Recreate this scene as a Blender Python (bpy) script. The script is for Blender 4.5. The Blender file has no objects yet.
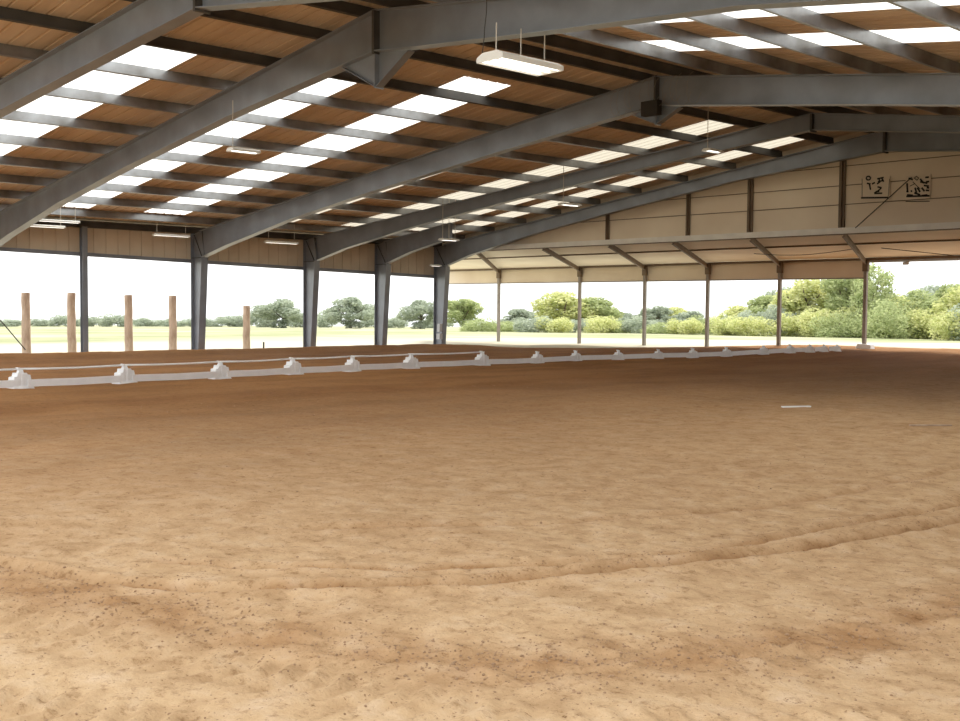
import bpy, bmesh, math, random
import numpy as np
from mathutils import Vector, Matrix, noise as mnoise
random.seed(7); rng = np.random.default_rng(7)
S = bpy.context.scene
COL = S.collection

# ------------------------------------------------------------------ camera
F = 1097.29
CAM = Vector((35.5816, 0.0, 1.7))
RV = Vector((0.67787449, 0.73513035, 0.00833972)).normalized()
DV = Vector((-0.73398209, 0.67737525, -0.04932618)).normalized()
UV = RV.cross(DV).normalized()
cd = bpy.data.cameras.new('camera'); cam = bpy.data.objects.new('camera', cd); COL.objects.link(cam)
M = Matrix(((RV.x, UV.x, -DV.x, CAM.x), (RV.y, UV.y, -DV.y, CAM.y), (RV.z, UV.z, -DV.z, CAM.z), (0, 0, 0, 1)))
cam.matrix_world = M
cd.sensor_fit = 'HORIZONTAL'; cd.sensor_width = 36; cd.lens = F * 36 / 960
cd.clip_start = 0.05; cd.clip_end = 5000
S.camera = cam

# ------------------------------------------------------------------ materials
def mat(name, base, rough=.6, metal=0., var=0., vscale=3., bump=0., bscale=20., col2=None, spec=.3, trans=0., stretch=(1, 1, 1), emit=None, estr=0.):
    m = bpy.data.materials.new(name); m.use_nodes = True
    nt = m.node_tree; N = nt.nodes; L = nt.links
    b = N['Principled BSDF']; b.inputs['Roughness'].default_value = rough; b.inputs['Metallic'].default_value = metal
    b.inputs['Specular IOR Level'].default_value = spec
    b.inputs['Base Color'].default_value = (*base, 1)
    if emit:
        b.inputs['Emission Color'].default_value = (*emit, 1); b.inputs['Emission Strength'].default_value = estr
    tc = N.new('ShaderNodeTexCoord'); mp = N.new('ShaderNodeMapping'); mp.inputs['Scale'].default_value = stretch
    L.new(tc.outputs['Object'], mp.inputs['Vector'])
    if var > 0 or col2:
        n = N.new('ShaderNodeTexNoise'); n.inputs['Scale'].default_value = vscale; n.inputs['Detail'].default_value = 6
        L.new(mp.outputs[0], n.inputs['Vector'])
        r = N.new('ShaderNodeValToRGB'); r.color_ramp.elements[0].position = .35; r.color_ramp.elements[1].position = .68
        c2 = col2 if col2 else tuple(c * (1 - var) for c in base)
        r.color_ramp.elements[0].color = (*c2, 1); r.color_ramp.elements[1].color = (*base, 1)
        L.new(n.outputs['Fac'], r.inputs[0]); L.new(r.outputs[0], b.inputs['Base Color'])
    if bump > 0:
        n = N.new('ShaderNodeTexNoise'); n.inputs['Scale'].default_value = bscale; n.inputs['Detail'].default_value = 5
        L.new(mp.outputs[0], n.inputs['Vector'])
        bp = N.new('ShaderNodeBump'); bp.inputs['Strength'].default_value = bump; bp.inputs['Distance'].default_value = .02
        L.new(n.outputs['Fac'], bp.inputs['Height']); L.new(bp.outputs[0], b.inputs['Normal'])
    return m

MT = {}
MT['steel'] = mat('blue_grey_painted_steel', (.235, .265, .32), .34, .0, .25, 1.3, .05, 8, col2=(.17, .185, .21), spec=.9)
MT['steel_dark'] = mat('dark_steel', (.10, .095, .09), .6, .1, .3, 2)
MT['purlin'] = mat('galvanised_purlin', (.36, .375, .40), .30, .55, .3, 1.2, col2=(.17, .165, .16), spec=.5)
MT['sheet'] = mat('tan_roof_sheet', (.80, .67, .52), .7, 0, .2, .9, col2=(.66, .52, .385), stretch=(.25, 2.5, 1))
MT['wallsheet'] = mat('cream_wall_sheet', (.78, .68, .54), .7, 0, .15, 1.2, col2=(.70, .60, .46))
MT['gable'] = mat('cream_gable_sheet', (.76, .66, .52), .75, 0, .12, .5, col2=(.68, .57, .44))
MT['leanroof'] = mat('pale_cream_roof_liner', (.90, .83, .70), .7, 0, .1, .6, col2=(.84, .76, .63))
MT['lip'] = mat('pale_grey_painted_beam', (.80, .77, .71), .6, 0, .12, 2)
MT['brown'] = mat('brown_painted_steel', (.19, .135, .09), .6, 0, .25, 2)
MT['post'] = mat('taupe_painted_tube', (.30, .26, .22), .5, 0, .2, 3)
MT['white'] = mat('white_plastic', (.90, .90, .90), .45, 0, .06, 5)
MT['fixture'] = mat('white_enamel', (.85, .85, .82), .4)
MT['tube'] = mat('lamp_tube', (.9, .9, .85), .4, emit=(1, .97, .88), estr=1.2)
MT['wire'] = mat('dark_wire', (.05, .045, .04), .7)
MT['rod'] = mat('pale_rod', (.62, .58, .52), .5)
MT['black'] = mat('black_paint', (.03, .025, .02), .7)
MT['log'] = mat('weathered_wood', (.60, .47, .37), .9, 0, .3, 6, .5, 25, col2=(.38, .27, .20), stretch=(1, 1, .35))
MT['bark'] = mat('bark', (.16, .12, .085), .9, 0, .3, 6)
MT['boxgrey'] = mat('light_grey_enclosure', (.6, .62, .63), .5)

def leafmat(name, c1, c2):
    m = bpy.data.materials.new(name); m.use_nodes = True
    nt = m.node_tree; N = nt.nodes; L = nt.links; N.clear()
    o = N.new('ShaderNodeOutputMaterial'); d = N.new('ShaderNodeBsdfDiffuse'); t = N.new('ShaderNodeBsdfTranslucent'); mx = N.new('ShaderNodeMixShader')
    tc = N.new('ShaderNodeTexCoord'); n = N.new('ShaderNodeTexNoise'); n.inputs['Scale'].default_value = .9; n.inputs['Detail'].default_value = 4
    r = N.new('ShaderNodeValToRGB'); r.color_ramp.elements[0].position = .38; r.color_ramp.elements[1].position = .62
    r.color_ramp.elements[0].color = (*c1, 1); r.color_ramp.elements[1].color = (*c2, 1)
    L.new(tc.outputs['Object'], n.inputs['Vector']); L.new(n.outputs['Fac'], r.inputs[0])
    L.new(r.outputs[0], d.inputs[0]); L.new(r.outputs[0], t.inputs[0])
    mx.inputs[0].default_value = .45; L.new(d.outputs[0], mx.inputs[1]); L.new(t.outputs[0], mx.inputs[2]); L.new(mx.outputs[0], o.inputs[0])
    return m
MT['leaf_olive'] = leafmat('olive_leaves', (.36, .42, .20), (.58, .62, .34))
MT['leaf_yellow'] = leafmat('yellow_green_leaves', (.52, .56, .24), (.80, .79, .44))
MT['leaf_haze'] = leafmat('haze_grey_leaves', (.38, .43, .33), (.54, .58, .46))  # distance haze is painted into the leaf colour as a paler grey-green

def skymat(name='translucent_skylight', tc_=(.93, .92, .88, 1)):
    m = bpy.data.materials.new(name); m.use_nodes = True
    nt = m.node_tree; N = nt.nodes; L = nt.links; N.clear()
    o = N.new('ShaderNodeOutputMaterial'); t = N.new('ShaderNodeBsdfTranslucent'); g = N.new('ShaderNodeBsdfDiffuse'); mx = N.new('ShaderNodeMixShader')
    t.inputs[0].default_value = tc_; g.inputs[0].default_value = (.8, .78, .72, 1); mx.inputs[0].default_value = .12
    L.new(t.outputs[0], mx.inputs[1]); L.new(g.outputs[0], mx.inputs[2]); L.new(mx.outputs[0], o.inputs[0])
    return m
MT['skylight'] = skymat(); MT['skylight_aged'] = skymat('aged_yellowed_skylight', (.40, .36, .29, 1))

def dirtmat():
    m = bpy.data.materials.new('arena_dirt'); m.use_nodes = True
    nt = m.node_tree; N = nt.nodes; L = nt.links; b = N['Principled BSDF']
    b.inputs['Roughness'].default_value = .95; b.inputs['Specular IOR Level'].default_value = .1
    tc = N.new('ShaderNodeTexCoord')
    def noise(sc, det, stretch=(1, 1, 1), rough=.55):
        mp = N.new('ShaderNodeMapping'); mp.inputs['Scale'].default_value = stretch; L.new(tc.outputs['Object'], mp.inputs[0])
        n = N.new('ShaderNodeTexNoise'); n.inputs['Scale'].default_value = sc; n.inputs['Detail'].default_value = det; n.inputs['Roughness'].default_value = rough
        L.new(mp.outputs[0], n.inputs['Vector']); return n
    def ramp(src, els):
        r = N.new('ShaderNodeValToRGB'); cr = r.color_ramp
        while len(cr.elements) < len(els): cr.elements.new(.5)
        for e, (p_, c) in zip(cr.elements, els): e.position = p_; e.color = (*c, 1)
        L.new(src, r.inputs[0]); return r
    def mix(f, a, bb, typ='MIX'):
        x = N.new('ShaderNodeMix'); x.data_type = 'RGBA'; x.blend_type = typ
        if isinstance(f, float): x.inputs[0].default_value = f
        else: L.new(f, x.inputs[0])
        for i, v in ((6, a), (7, bb)):
            if isinstance(v, tuple): x.inputs[i].default_value = (*v, 1)
            else: L.new(v, x.inputs[i])
        return x.outputs[2]
    # large patches of drier, paler sand and damp, redder sand
    n1 = noise(.35, 5); n2 = noise(3.5, 8, rough=.65); n3 = noise(38, 4, rough=.7); n4 = noise(.9, 3, (1, .25, 1))
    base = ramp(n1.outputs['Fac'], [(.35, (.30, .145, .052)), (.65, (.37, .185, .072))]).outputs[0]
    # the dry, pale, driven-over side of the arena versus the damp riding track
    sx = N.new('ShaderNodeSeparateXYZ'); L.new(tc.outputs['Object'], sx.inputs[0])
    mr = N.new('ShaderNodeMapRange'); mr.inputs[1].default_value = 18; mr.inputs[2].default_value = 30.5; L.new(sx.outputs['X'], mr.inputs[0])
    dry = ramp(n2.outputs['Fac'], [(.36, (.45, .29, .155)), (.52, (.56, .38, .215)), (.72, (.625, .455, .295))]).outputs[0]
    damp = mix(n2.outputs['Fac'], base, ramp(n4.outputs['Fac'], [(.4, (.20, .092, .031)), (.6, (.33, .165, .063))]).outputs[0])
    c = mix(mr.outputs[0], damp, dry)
    at = N.new('ShaderNodeAttribute'); at.attribute_name = 'churned'
    c = mix(at.outputs['Fac'], c, mix(1.0, c, (.60, .46, .34), 'MULTIPLY'))
    spk = ramp(n3.outputs['Fac'], [(.30, (.30, .20, .14)), (.40, (1, 1, 1))]).outputs[0]
    c = mix(.85, c, spk, 'MULTIPLY')
    n5 = noise(11, 6, rough=.75)
    c = mix(1.0, c, ramp(n5.outputs['Fac'], [(.34, (.66, .60, .54)), (.46, (1, 1, 1)), (.62, (1.0, 1.0, 1.0)), (.72, (1.16, 1.15, 1.13))]).outputs[0], 'MULTIPLY')
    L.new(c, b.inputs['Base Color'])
    ad = N.new('ShaderNodeMath'); ad.operation = 'ADD'; L.new(n2.outputs['Fac'], ad.inputs[0])
    ml = N.new('ShaderNodeMath'); ml.operation = 'MULTIPLY'; ml.inputs[1].default_value = .35; L.new(n3.outputs['Fac'], ml.inputs[0]); L.new(ml.outputs[0], ad.inputs[1])
    bp = N.new('ShaderNodeBump'); bp.inputs['Strength'].default_value = .55; bp.inputs['Distance'].default_value = .05
    L.new(ad.outputs[0], bp.inputs['Height']); L.new(bp.outputs[0], b.inputs['Normal'])
    return m
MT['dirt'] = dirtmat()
def fieldmat():
    m = mat('dry_meadow', (.5, .5, .3), .95, spec=.1); nt = m.node_tree; N = nt.nodes; L = nt.links; b = N['Principled BSDF']
    tc = N.new('ShaderNodeTexCoord')
    mp = N.new('ShaderNodeMapping'); L.new(tc.outputs['Object'], mp.inputs[0])
    n = N.new('ShaderNodeTexNoise'); n.inputs['Scale'].default_value = .07; n.inputs['Detail'].default_value = 8; n.inputs['Roughness'].default_value = .6; L.new(mp.outputs[0], n.inputs['Vector'])
    r = N.new('ShaderNodeValToRGB'); cr = r.color_ramp; cr.elements.new(.5)
    for e, (p_, c) in zip(cr.elements, [(.36, (.22, .25, .11)), (.5, (.34, .34, .20)), (.64, (.46, .42, .30))]): e.position = p_; e.color = (*c, 1)
    L.new(n.outputs['Fac'], r.inputs[0])
    at = N.new('ShaderNodeAttribute'); at.attribute_name = 'gravel'
    mx = N.new('ShaderNodeMix'); mx.data_type = 'RGBA'; L.new(at.outputs['Fac'], mx.inputs[0]); L.new(r.outputs[0], mx.inputs[6]); mx.inputs[7].default_value = (.50, .46, .36, 1)
    L.new(mx.outputs[2], b.inputs['Base Color']); return m
MT['field'] = fieldmat()

# ------------------------------------------------------------------ mesh helpers
class MB:
    def __init__(s): s.v = []; s.f = []
    def add(s, vs, fs):
        o = len(s.v); s.v += [tuple(v) for v in vs]; s.f += [tuple(i + o for i in f) for f in fs]; return s
    def hexa(s, p):   # 8 points: bottom ring then top ring
        return s.add(p, [(0, 3, 2, 1), (4, 5, 6, 7), (0, 1, 5, 4), (1, 2, 6, 5), (2, 3, 7, 6), (3, 0, 4, 7)])
    def box(s, x0, x1, y0, y1, z0, z1):
        return s.hexa([(x0, y0, z0), (x1, y0, z0), (x1, y1, z0), (x0, y1, z0), (x0, y0, z1), (x1, y0, z1), (x1, y1, z1), (x0, y1, z1)])
    def beam(s, a, b, w, h, up=(0, 0, 1)):   # box from a to b, width w (sideways), height h
        a = Vector(a); b = Vector(b); d = (b - a).normalized(); sd = d.cross(Vector(up)).normalized(); u = sd.cross(d)
        p = []
        for q in (a, b): p += [q - sd * w / 2 - u * h / 2, q + sd * w / 2 - u * h / 2, q + sd * w / 2 + u * h / 2, q - sd * w / 2 + u * h / 2]
        return s.add(p, [(0, 1, 2, 3), (7, 6, 5, 4), (0, 4, 5, 1), (1, 5, 6, 2), (2, 6, 7, 3), (3, 7, 4, 0)])
    def prism(s, poly, y0, y1, fn=None):   # polygon in x,z extruded along y
        n = len(poly); a = [(x, y0, z) for x, z in poly]; b = [(x, y1, z) for x, z in poly]
        fs = [tuple(range(n)), tuple(range(2 * n - 1, n - 1, -1))] + [(i, i + n, (i + 1) % n + n, (i + 1) % n) for i in range(n)]
        return s.add(a + b, fs)
    def tube(s, pts, r, n=8, r2=None):
        pts = [Vector(p) for p in pts]; rings = []
        for i, p in enumerate(pts):
            d = (pts[min(i + 1, len(pts) - 1)] - pts[max(i - 1, 0)]).normalized()
            a = Vector((0, 0, 1)) if abs(d.z) < .9 else Vector((1, 0, 0)); u = d.cross(a).normalized(); w = d.cross(u)
            rr = r if r2 is None else r + (r2 - r) * i / (len(pts) - 1)
            rings += [p + u * math.cos(2 * math.pi * k / n) * rr + w * math.sin(2 * math.pi * k / n) * rr for k in range(n)]
        fs = []
        for i in range(len(pts) - 1):
            for k in range(n): fs.append((i * n + k, i * n + (k + 1) % n, (i + 1) * n + (k + 1) % n, (i + 1) * n + k))
        fs.append(tuple(range(n - 1, -1, -1))); e = (len(pts) - 1) * n; fs.append(tuple(range(e, e + n)))
        return s.add(rings, fs)
    def build(s, name, m, parent=None, loc=(0, 0, 0), smooth=False, **tags):
        me = bpy.data.meshes.new(name); L = Vector(loc)
        me.from_pydata([tuple(Vector(v) - L) for v in s.v], [], s.f)
        bm = bmesh.new(); bm.from_mesh(me); bmesh.ops.recalc_face_normals(bm, faces=bm.faces); bm.to_mesh(me); bm.free()
        me.materials.append(m)
        if smooth: me.polygons.foreach_set('use_smooth', [True] * len(me.polygons))
        o = bpy.data.objects.new(name, me); COL.objects.link(o); o.location = loc
        if parent:
            pw = Vector(parent.location); q_ = parent.parent
            while q_: pw += Vector(q_.location); q_ = q_.parent
            o.parent = parent; o.location = L - pw
        for k, v in tags.items(): o[k] = v
        return o
def thing(name, label, cat, loc=(0, 0, 0), group=None, rz=0):
    o = bpy.data.objects.new(name, None); COL.objects.link(o); o.location = loc; o.rotation_euler = (0, 0, rz); o.empty_display_size = .2
    o['label'] = label; o['category'] = cat
    if group: o['group'] = group
    return o
def tag(o, label, cat, group=None):
    o['label'] = label; o['category'] = cat
    if group: o['group'] = group
    return o
ORD = ['first', 'second', 'third', 'fourth', 'fifth', 'sixth', 'seventh', 'eighth', 'ninth', 'tenth', 'eleventh', 'twelfth', 'thirteenth', 'fourteenth', 'fifteenth', 'sixteenth', 'seventeenth', 'eighteenth', 'nineteenth', 'twentieth']

# ------------------------------------------------------------------ ground
XR = 20.0; XE = 40.0; ZE = 4.20; SL = .1335; YF = 5.3; YB = 30.5
def rtop(X): return ZE + SL * (XR - abs(X - XR))
def sstep(a, b, v):
    t = np.clip((v - a) / (b - a), 0, 1); return t * t * (3 - 2 * t)
def terrain(X, Y):   # smooth ground: arena level, the berm at its edge, meadow sloping gently away
    X = np.asarray(X, float); Y = np.asarray(Y, float)
    z = .22 * sstep(24, 39, Y) * sstep(4, 14, X) * (1 - sstep(46, 70, Y))
    z = z + .15 * np.exp(-((X - 1.6) / 1.0) ** 2) * (1 - sstep(29, 34, Y))
    R_ = np.hypot(X - 20, Y - 15)
    z = z - .0187 * np.maximum(0, R_ - 42)
    z = z - .12 * sstep(.6, -1.5, X) * 1.0 if False else z - .12 * (1 - sstep(-1.5, .4, X)) * (1 - sstep(50, 90, R_))
    return z
def vnoise(X, Y, sc, seed):
    r = np.random.default_rng(seed); g = r.random((256, 256))
    x = X * sc; y = Y * sc; xi = np.floor(x).astype(int); yi = np.floor(y).astype(int); fx = x - xi; fy = y - yi
    fx = fx * fx * (3 - 2 * fx); fy = fy * fy * (3 - 2 * fy)
    a = g[xi % 256, yi % 256]; b = g[(xi + 1) % 256, yi % 256]; c = g[xi % 256, (yi + 1) % 256]; d = g[(xi + 1) % 256, (yi + 1) % 256]
    return (a * (1 - fx) + b * fx) * (1 - fy) + (c * (1 - fx) + d * fx) * fy - .5
def pdist(X, Y, pts):
    best = np.full(X.shape, 1e9); al = np.zeros(X.shape); acc = 0
    for (a, b) in zip(pts[:-1], pts[1:]):
        ax, ay = a; bx, by = b; dx, dy = bx - ax, by - ay; L2 = dx * dx + dy * dy
        t = np.clip(((X - ax) * dx + (Y - ay) * dy) / L2, 0, 1); dd = np.hypot(X - ax - t * dx, Y - ay - t * dy)
        m = dd < best; best = np.where(m, dd, best); al = np.where(m, acc + t * math.sqrt(L2), al); acc += math.sqrt(L2)
    return best, al
RUT1 = [(24, 1.9), (27.7, 2.25), (29.2, 2.75), (29.8, 3.2), (30.25, 3.8), (30.74, 4.5), (31.03, 5.25), (31.26, 6.0), (31.5, 6.9), (31.74, 8.9), (31.7, 13)]
RUT2 = [(28.9, 3.3), (30.1, 4.35), (30.72, 5.25), (31.08, 6.2), (31.2, 8.0), (31.35, 9.6), (31.2, 13)]
RUT3 = [(28.5, 4.6), (29.7, 6.2), (30.3, 8), (30.5, 11), (30.1, 16)]
TREAD = [(28.6, 1.7), (29.9, 2.15), (30.75, 2.5), (31.65, 2.85), (32.6, 3.2), (33.6, 4.4)]
TREAD2 = [(29.6, 1.1), (31.0, 1.75), (32.2, 2.3), (33.3, 2.9)]
CHURN = [(28.2, 2.2), (29.6, 2.6), (30.9, 3.1), (31.9, 3.5), (32.4, 4.3), (32.8, 5.3), (33.0, 7.0)]
def detail(X, Y):
    z = .05 * vnoise(X, Y, .45, 1) + .035 * vnoise(X, Y, 1.3, 2) + .018 * vnoise(X, Y, 3.7, 3) + .011 * vnoise(X, Y, 9, 4)
    near = np.exp(-((X - 31) / 6) ** 2 - ((Y - 4) / 7) ** 2)
    z = z + near * (.010 * vnoise(X, Y, 17, 5) + .007 * vnoise(X, Y, 31, 6))
    for pts, w, dp in ((RUT1, .055, .034), (RUT2, .045, .024), (RUT3, .06, .012)):
        d, al = pdist(X, Y, pts); d = d + .03 * vnoise(X, Y, 5, 8)
        z = z - dp * 1.5 * np.exp(-(d / w) ** 2) + dp * .6 * np.exp(-((d - .13) / .06) ** 2)
    d, al = pdist(X, Y, CHURN); z = z + np.exp(-(d / .28) ** 2) * (.05 * np.maximum(0, vnoise(X, Y, 9, 11)) + .035 * np.maximum(0, vnoise(X, Y, 19, 12)) - .012)
    for pts in (TREAD, TREAD2):
        d, al = pdist(X, Y, pts); z = z + (1 - sstep(.13, .26, d)) * (.020 * np.sin(al * 2 * math.pi / .15 + d * 14) - .006) * (.6 + vnoise(X, Y, 1.5, 9))
    return z
def edgeX(Y):    # left boundary of the dirt
    return np.interp(Y, [-30, 29.5, 31.8, 34.8, 39, 42, 60], [-.4, -.4, 2.6, 5.4, 8.0, 9.5, 10])
def grid_mesh(name, xs, ys, zf, m, keep=None, label=None):
    X, Y = np.meshgrid(xs, ys, indexing='ij'); Z = zf(X, Y)
    n, k = X.shape; v = np.stack([X, Y, Z], -1).reshape(-1, 3)
    idx = np.arange(n * k).reshape(n, k)
    q = np.stack([idx[:-1, :-1], idx[1:, :-1], idx[1:, 1:], idx[:-1, 1:]], -1).reshape(-1, 4)
    if keep is not None:
        cx = (X[:-1, :-1] + X[1:, 1:]).ravel() / 2; cy = (Y[:-1, :-1] + Y[1:, 1:]).ravel() / 2
        q = q[keep(cx, cy)]
    me = bpy.data.meshes.new(name); me.vertices.add(len(v)); me.vertices.foreach_set('co', v.ravel())
    me.loops.add(len(q) * 4); me.loops.foreach_set('vertex_index', q.ravel()); me.polygons.add(len(q))
    me.polygons.foreach_set('loop_start', np.arange(len(q)) * 4); me.polygons.foreach_set('loop_total', np.full(len(q), 4))
    me.update(); me.validate(); me.polygons.foreach_set('use_smooth', np.ones(len(me.polygons), bool)); me.materials.append(m)
    o = bpy.data.objects.new(name, me); COL.objects.link(o); return o, X, Y
xs = np.unique(np.round(np.concatenate([np.arange(-.4, 24, .22), np.arange(24, 28, .07), np.arange(28, 34.6, .026), np.arange(34.6, 44, .3)]), 4))
ys = np.unique(np.round(np.concatenate([np.arange(-8, 1, .3), np.arange(1, 9.5, .028), np.arange(9.5, 16, .09), np.arange(16, 43.2, .22)]), 4))
def dirtz(X, Y):
    edge = sstep(-.4, .8, X - edgeX(Y) * 1.0)
    z = terrain(X, Y) + detail(X, Y) * sstep(0, 1.2, X - edgeX(Y) + .2)
    return z - .25 * (1 - sstep(-.3, .15, X - edgeX(Y))) - .3 * sstep(41.5, 43, Y)
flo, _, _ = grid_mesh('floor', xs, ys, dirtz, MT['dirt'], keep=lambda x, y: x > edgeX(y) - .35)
flo['kind'] = 'structure'
_co = np.empty(len(flo.data.vertices) * 3, np.float32); flo.data.vertices.foreach_get('co', _co); _co = _co.reshape(-1, 3); _x = _co[:, 0].astype(float); _y = _co[:, 1].astype(float)
_c = np.zeros(len(_x))
for _p, _w, _a in ((RUT1, .07, .9), (RUT2, .06, .75), (RUT3, .08, .35), (CHURN, .30, .75)):
    _d, _ = pdist(_x, _y, _p); _c = np.maximum(_c, _a * np.exp(-((_d + .05 * vnoise(_x, _y, 4, 31)) / _w) ** 2) * (.65 + .9 * vnoise(_x, _y, 6, 32)))
_c = _c + .35 * np.maximum(0, vnoise(_x, _y, .8, 33)) + .5 * np.maximum(0, vnoise(_x, _y * .5, 2.6, 34) - .15)
flo.data.attributes.new('churned', 'FLOAT', 'POINT').data.foreach_set('value', np.clip(_c, 0, 1).astype(np.float32))
def gz(x, y): return float(dirtz(np.array([x]), np.array([y]))[0])
# meadow: one sheet with a hollow under the dirt
fx = np.unique(np.round(np.concatenate([-np.geomspace(8, 2500, 46)[::-1], np.arange(-8, 48, 1.0), 48 + np.geomspace(2, 900, 24)]), 3))
fy = np.unique(np.round(np.concatenate([-8 - np.geomspace(2, 500, 18)[::-1], np.arange(-8, 56, 1.0), 56 + np.geomspace(2, 2500, 46)]), 3))
def fieldz(X, Y):
    inside = (X > edgeX(Y) + .3) & (X < 43.5) & (Y > -7.5) & (Y < 42.3)
    return terrain(X, Y) - .04 + .06 * vnoise(X + 900, Y + 900, .11, 21) - np.where(inside, .45, 0)
fld, FX, FY = grid_mesh('ground_meadow', fx, fy, fieldz, MT['field'])
fld['kind'] = 'structure'
ga = fld.data.attributes.new('gravel', 'FLOAT', 'POINT')
RD = np.maximum(np.maximum(-FX - 2, FX - 44), np.maximum(FY - 43, -FY - 8)) + 7 * vnoise(FX + 900, FY + 900, .15, 22)
ga.data.foreach_set('value', (1 - sstep(8, 18, RD)).ravel().astype(np.float32))
def fz(x, y): return float(fieldz(np.array([x]), np.array([y]))[0])

# loose clods scattered over the raked dirt (uncountable)
cl = MB(); ico = bmesh.new(); bmesh.ops.create_icosphere(ico, subdivisions=1, radius=1); iv = [v.co.copy() for v in ico.verts]; ifc = [tuple(v.index for v in f.verts) for f in ico.faces]; ico.free()
pts = []
for i in range(6500):
    t = random.random()
    if t < .4:
        k = random.randrange(len(CHURN) - 1); a, b = CHURN[k], CHURN[k + 1]; s = random.random(); x = a[0] + (b[0] - a[0]) * s + random.gauss(0, .22); y = a[1] + (b[1] - a[1]) * s + random.gauss(0, .22); r = random.choice([.0025, .0035, .0045, .006, .0075])
    elif t < .55:
        P_ = random.choice([RUT1, RUT2]); k = random.randrange(len(P_) - 1); a, b = P_[k], P_[k + 1]; s = random.random(); x = a[0] + (b[0] - a[0]) * s + random.gauss(0, .08); y = a[1] + (b[1] - a[1]) * s + random.gauss(0, .08); r = random.choice([.003, .005, .007])
    else:
        x = random.uniform(26, 34); y = random.uniform(1.4, 11); r = random.choice([.002, .003, .004, .006])
    pts.append((x, y, r * random.uniform(.8, 1.3)))
for k in range(500): pts.append((random.uniform(18, 30), random.uniform(4, 20), random.uniform(.006, .012)))
P3 = np.array(pts); ZZ = dirtz(P3[:, 0], P3[:, 1])
for (x, y, r), z in zip(pts, ZZ):
    sx, sy, sz = [random.uniform(.7, 1.3) for _ in range(3)]
    cl.add([(x + v.x * r * sx, y + v.y * r * sy, z + r * .1 + v.z * r * sz * .8) for v in iv], ifc)
c = cl.build('dirt_clods', mat('damp_clod', (.38, .24, .14), .95, 0, .3, 8)); tag(c, 'loose brown clods and crumbs strewn over the raked sandy floor', 'dirt'); c['kind'] = 'stuff'

# ------------------------------------------------------------------ portal frames
TH = .012
def bot_depth(u, k):   # rafter depth at distance u from the eave
    d = {1: .62, 2: .72, 3: .64, 4: .44, 5: .44, 6: .60}[k]
    if k > 3: return float(np.interp(u, [.6, 2.2, 6, 10, 15, 20], [.92, .70, .48, .40, .38, d]))
    return float(np.interp(u, [.6, 2.2, 6, 10, 15, 20], [.95, .80, .60, .55, .57, d]))
NEARF = {1: 'nearest grey portal frame, its rafter crossing the upper left corner',
         2: 'second grey portal frame with the hanging triangular gusset under its ridge',
         3: 'third grey portal frame whose tapered column stands right of the slim dark post',
         4: 'fourth grey portal frame, its column between two tapered columns mid left wall',
         5: 'fifth grey frame column with only a short tapered rafter stub, left of the corner column',
         6: 'farthest portal frame, dark rafter in front of the cream gable wall'}
FY_ = {1: (6.5, 8.47), 2: (11.9, 11.9), 3: (19.0, 19.75), 4: (23.7, 26.3), 5: (27.12, 27.15), 6: (30.25, 30.25)}
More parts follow.
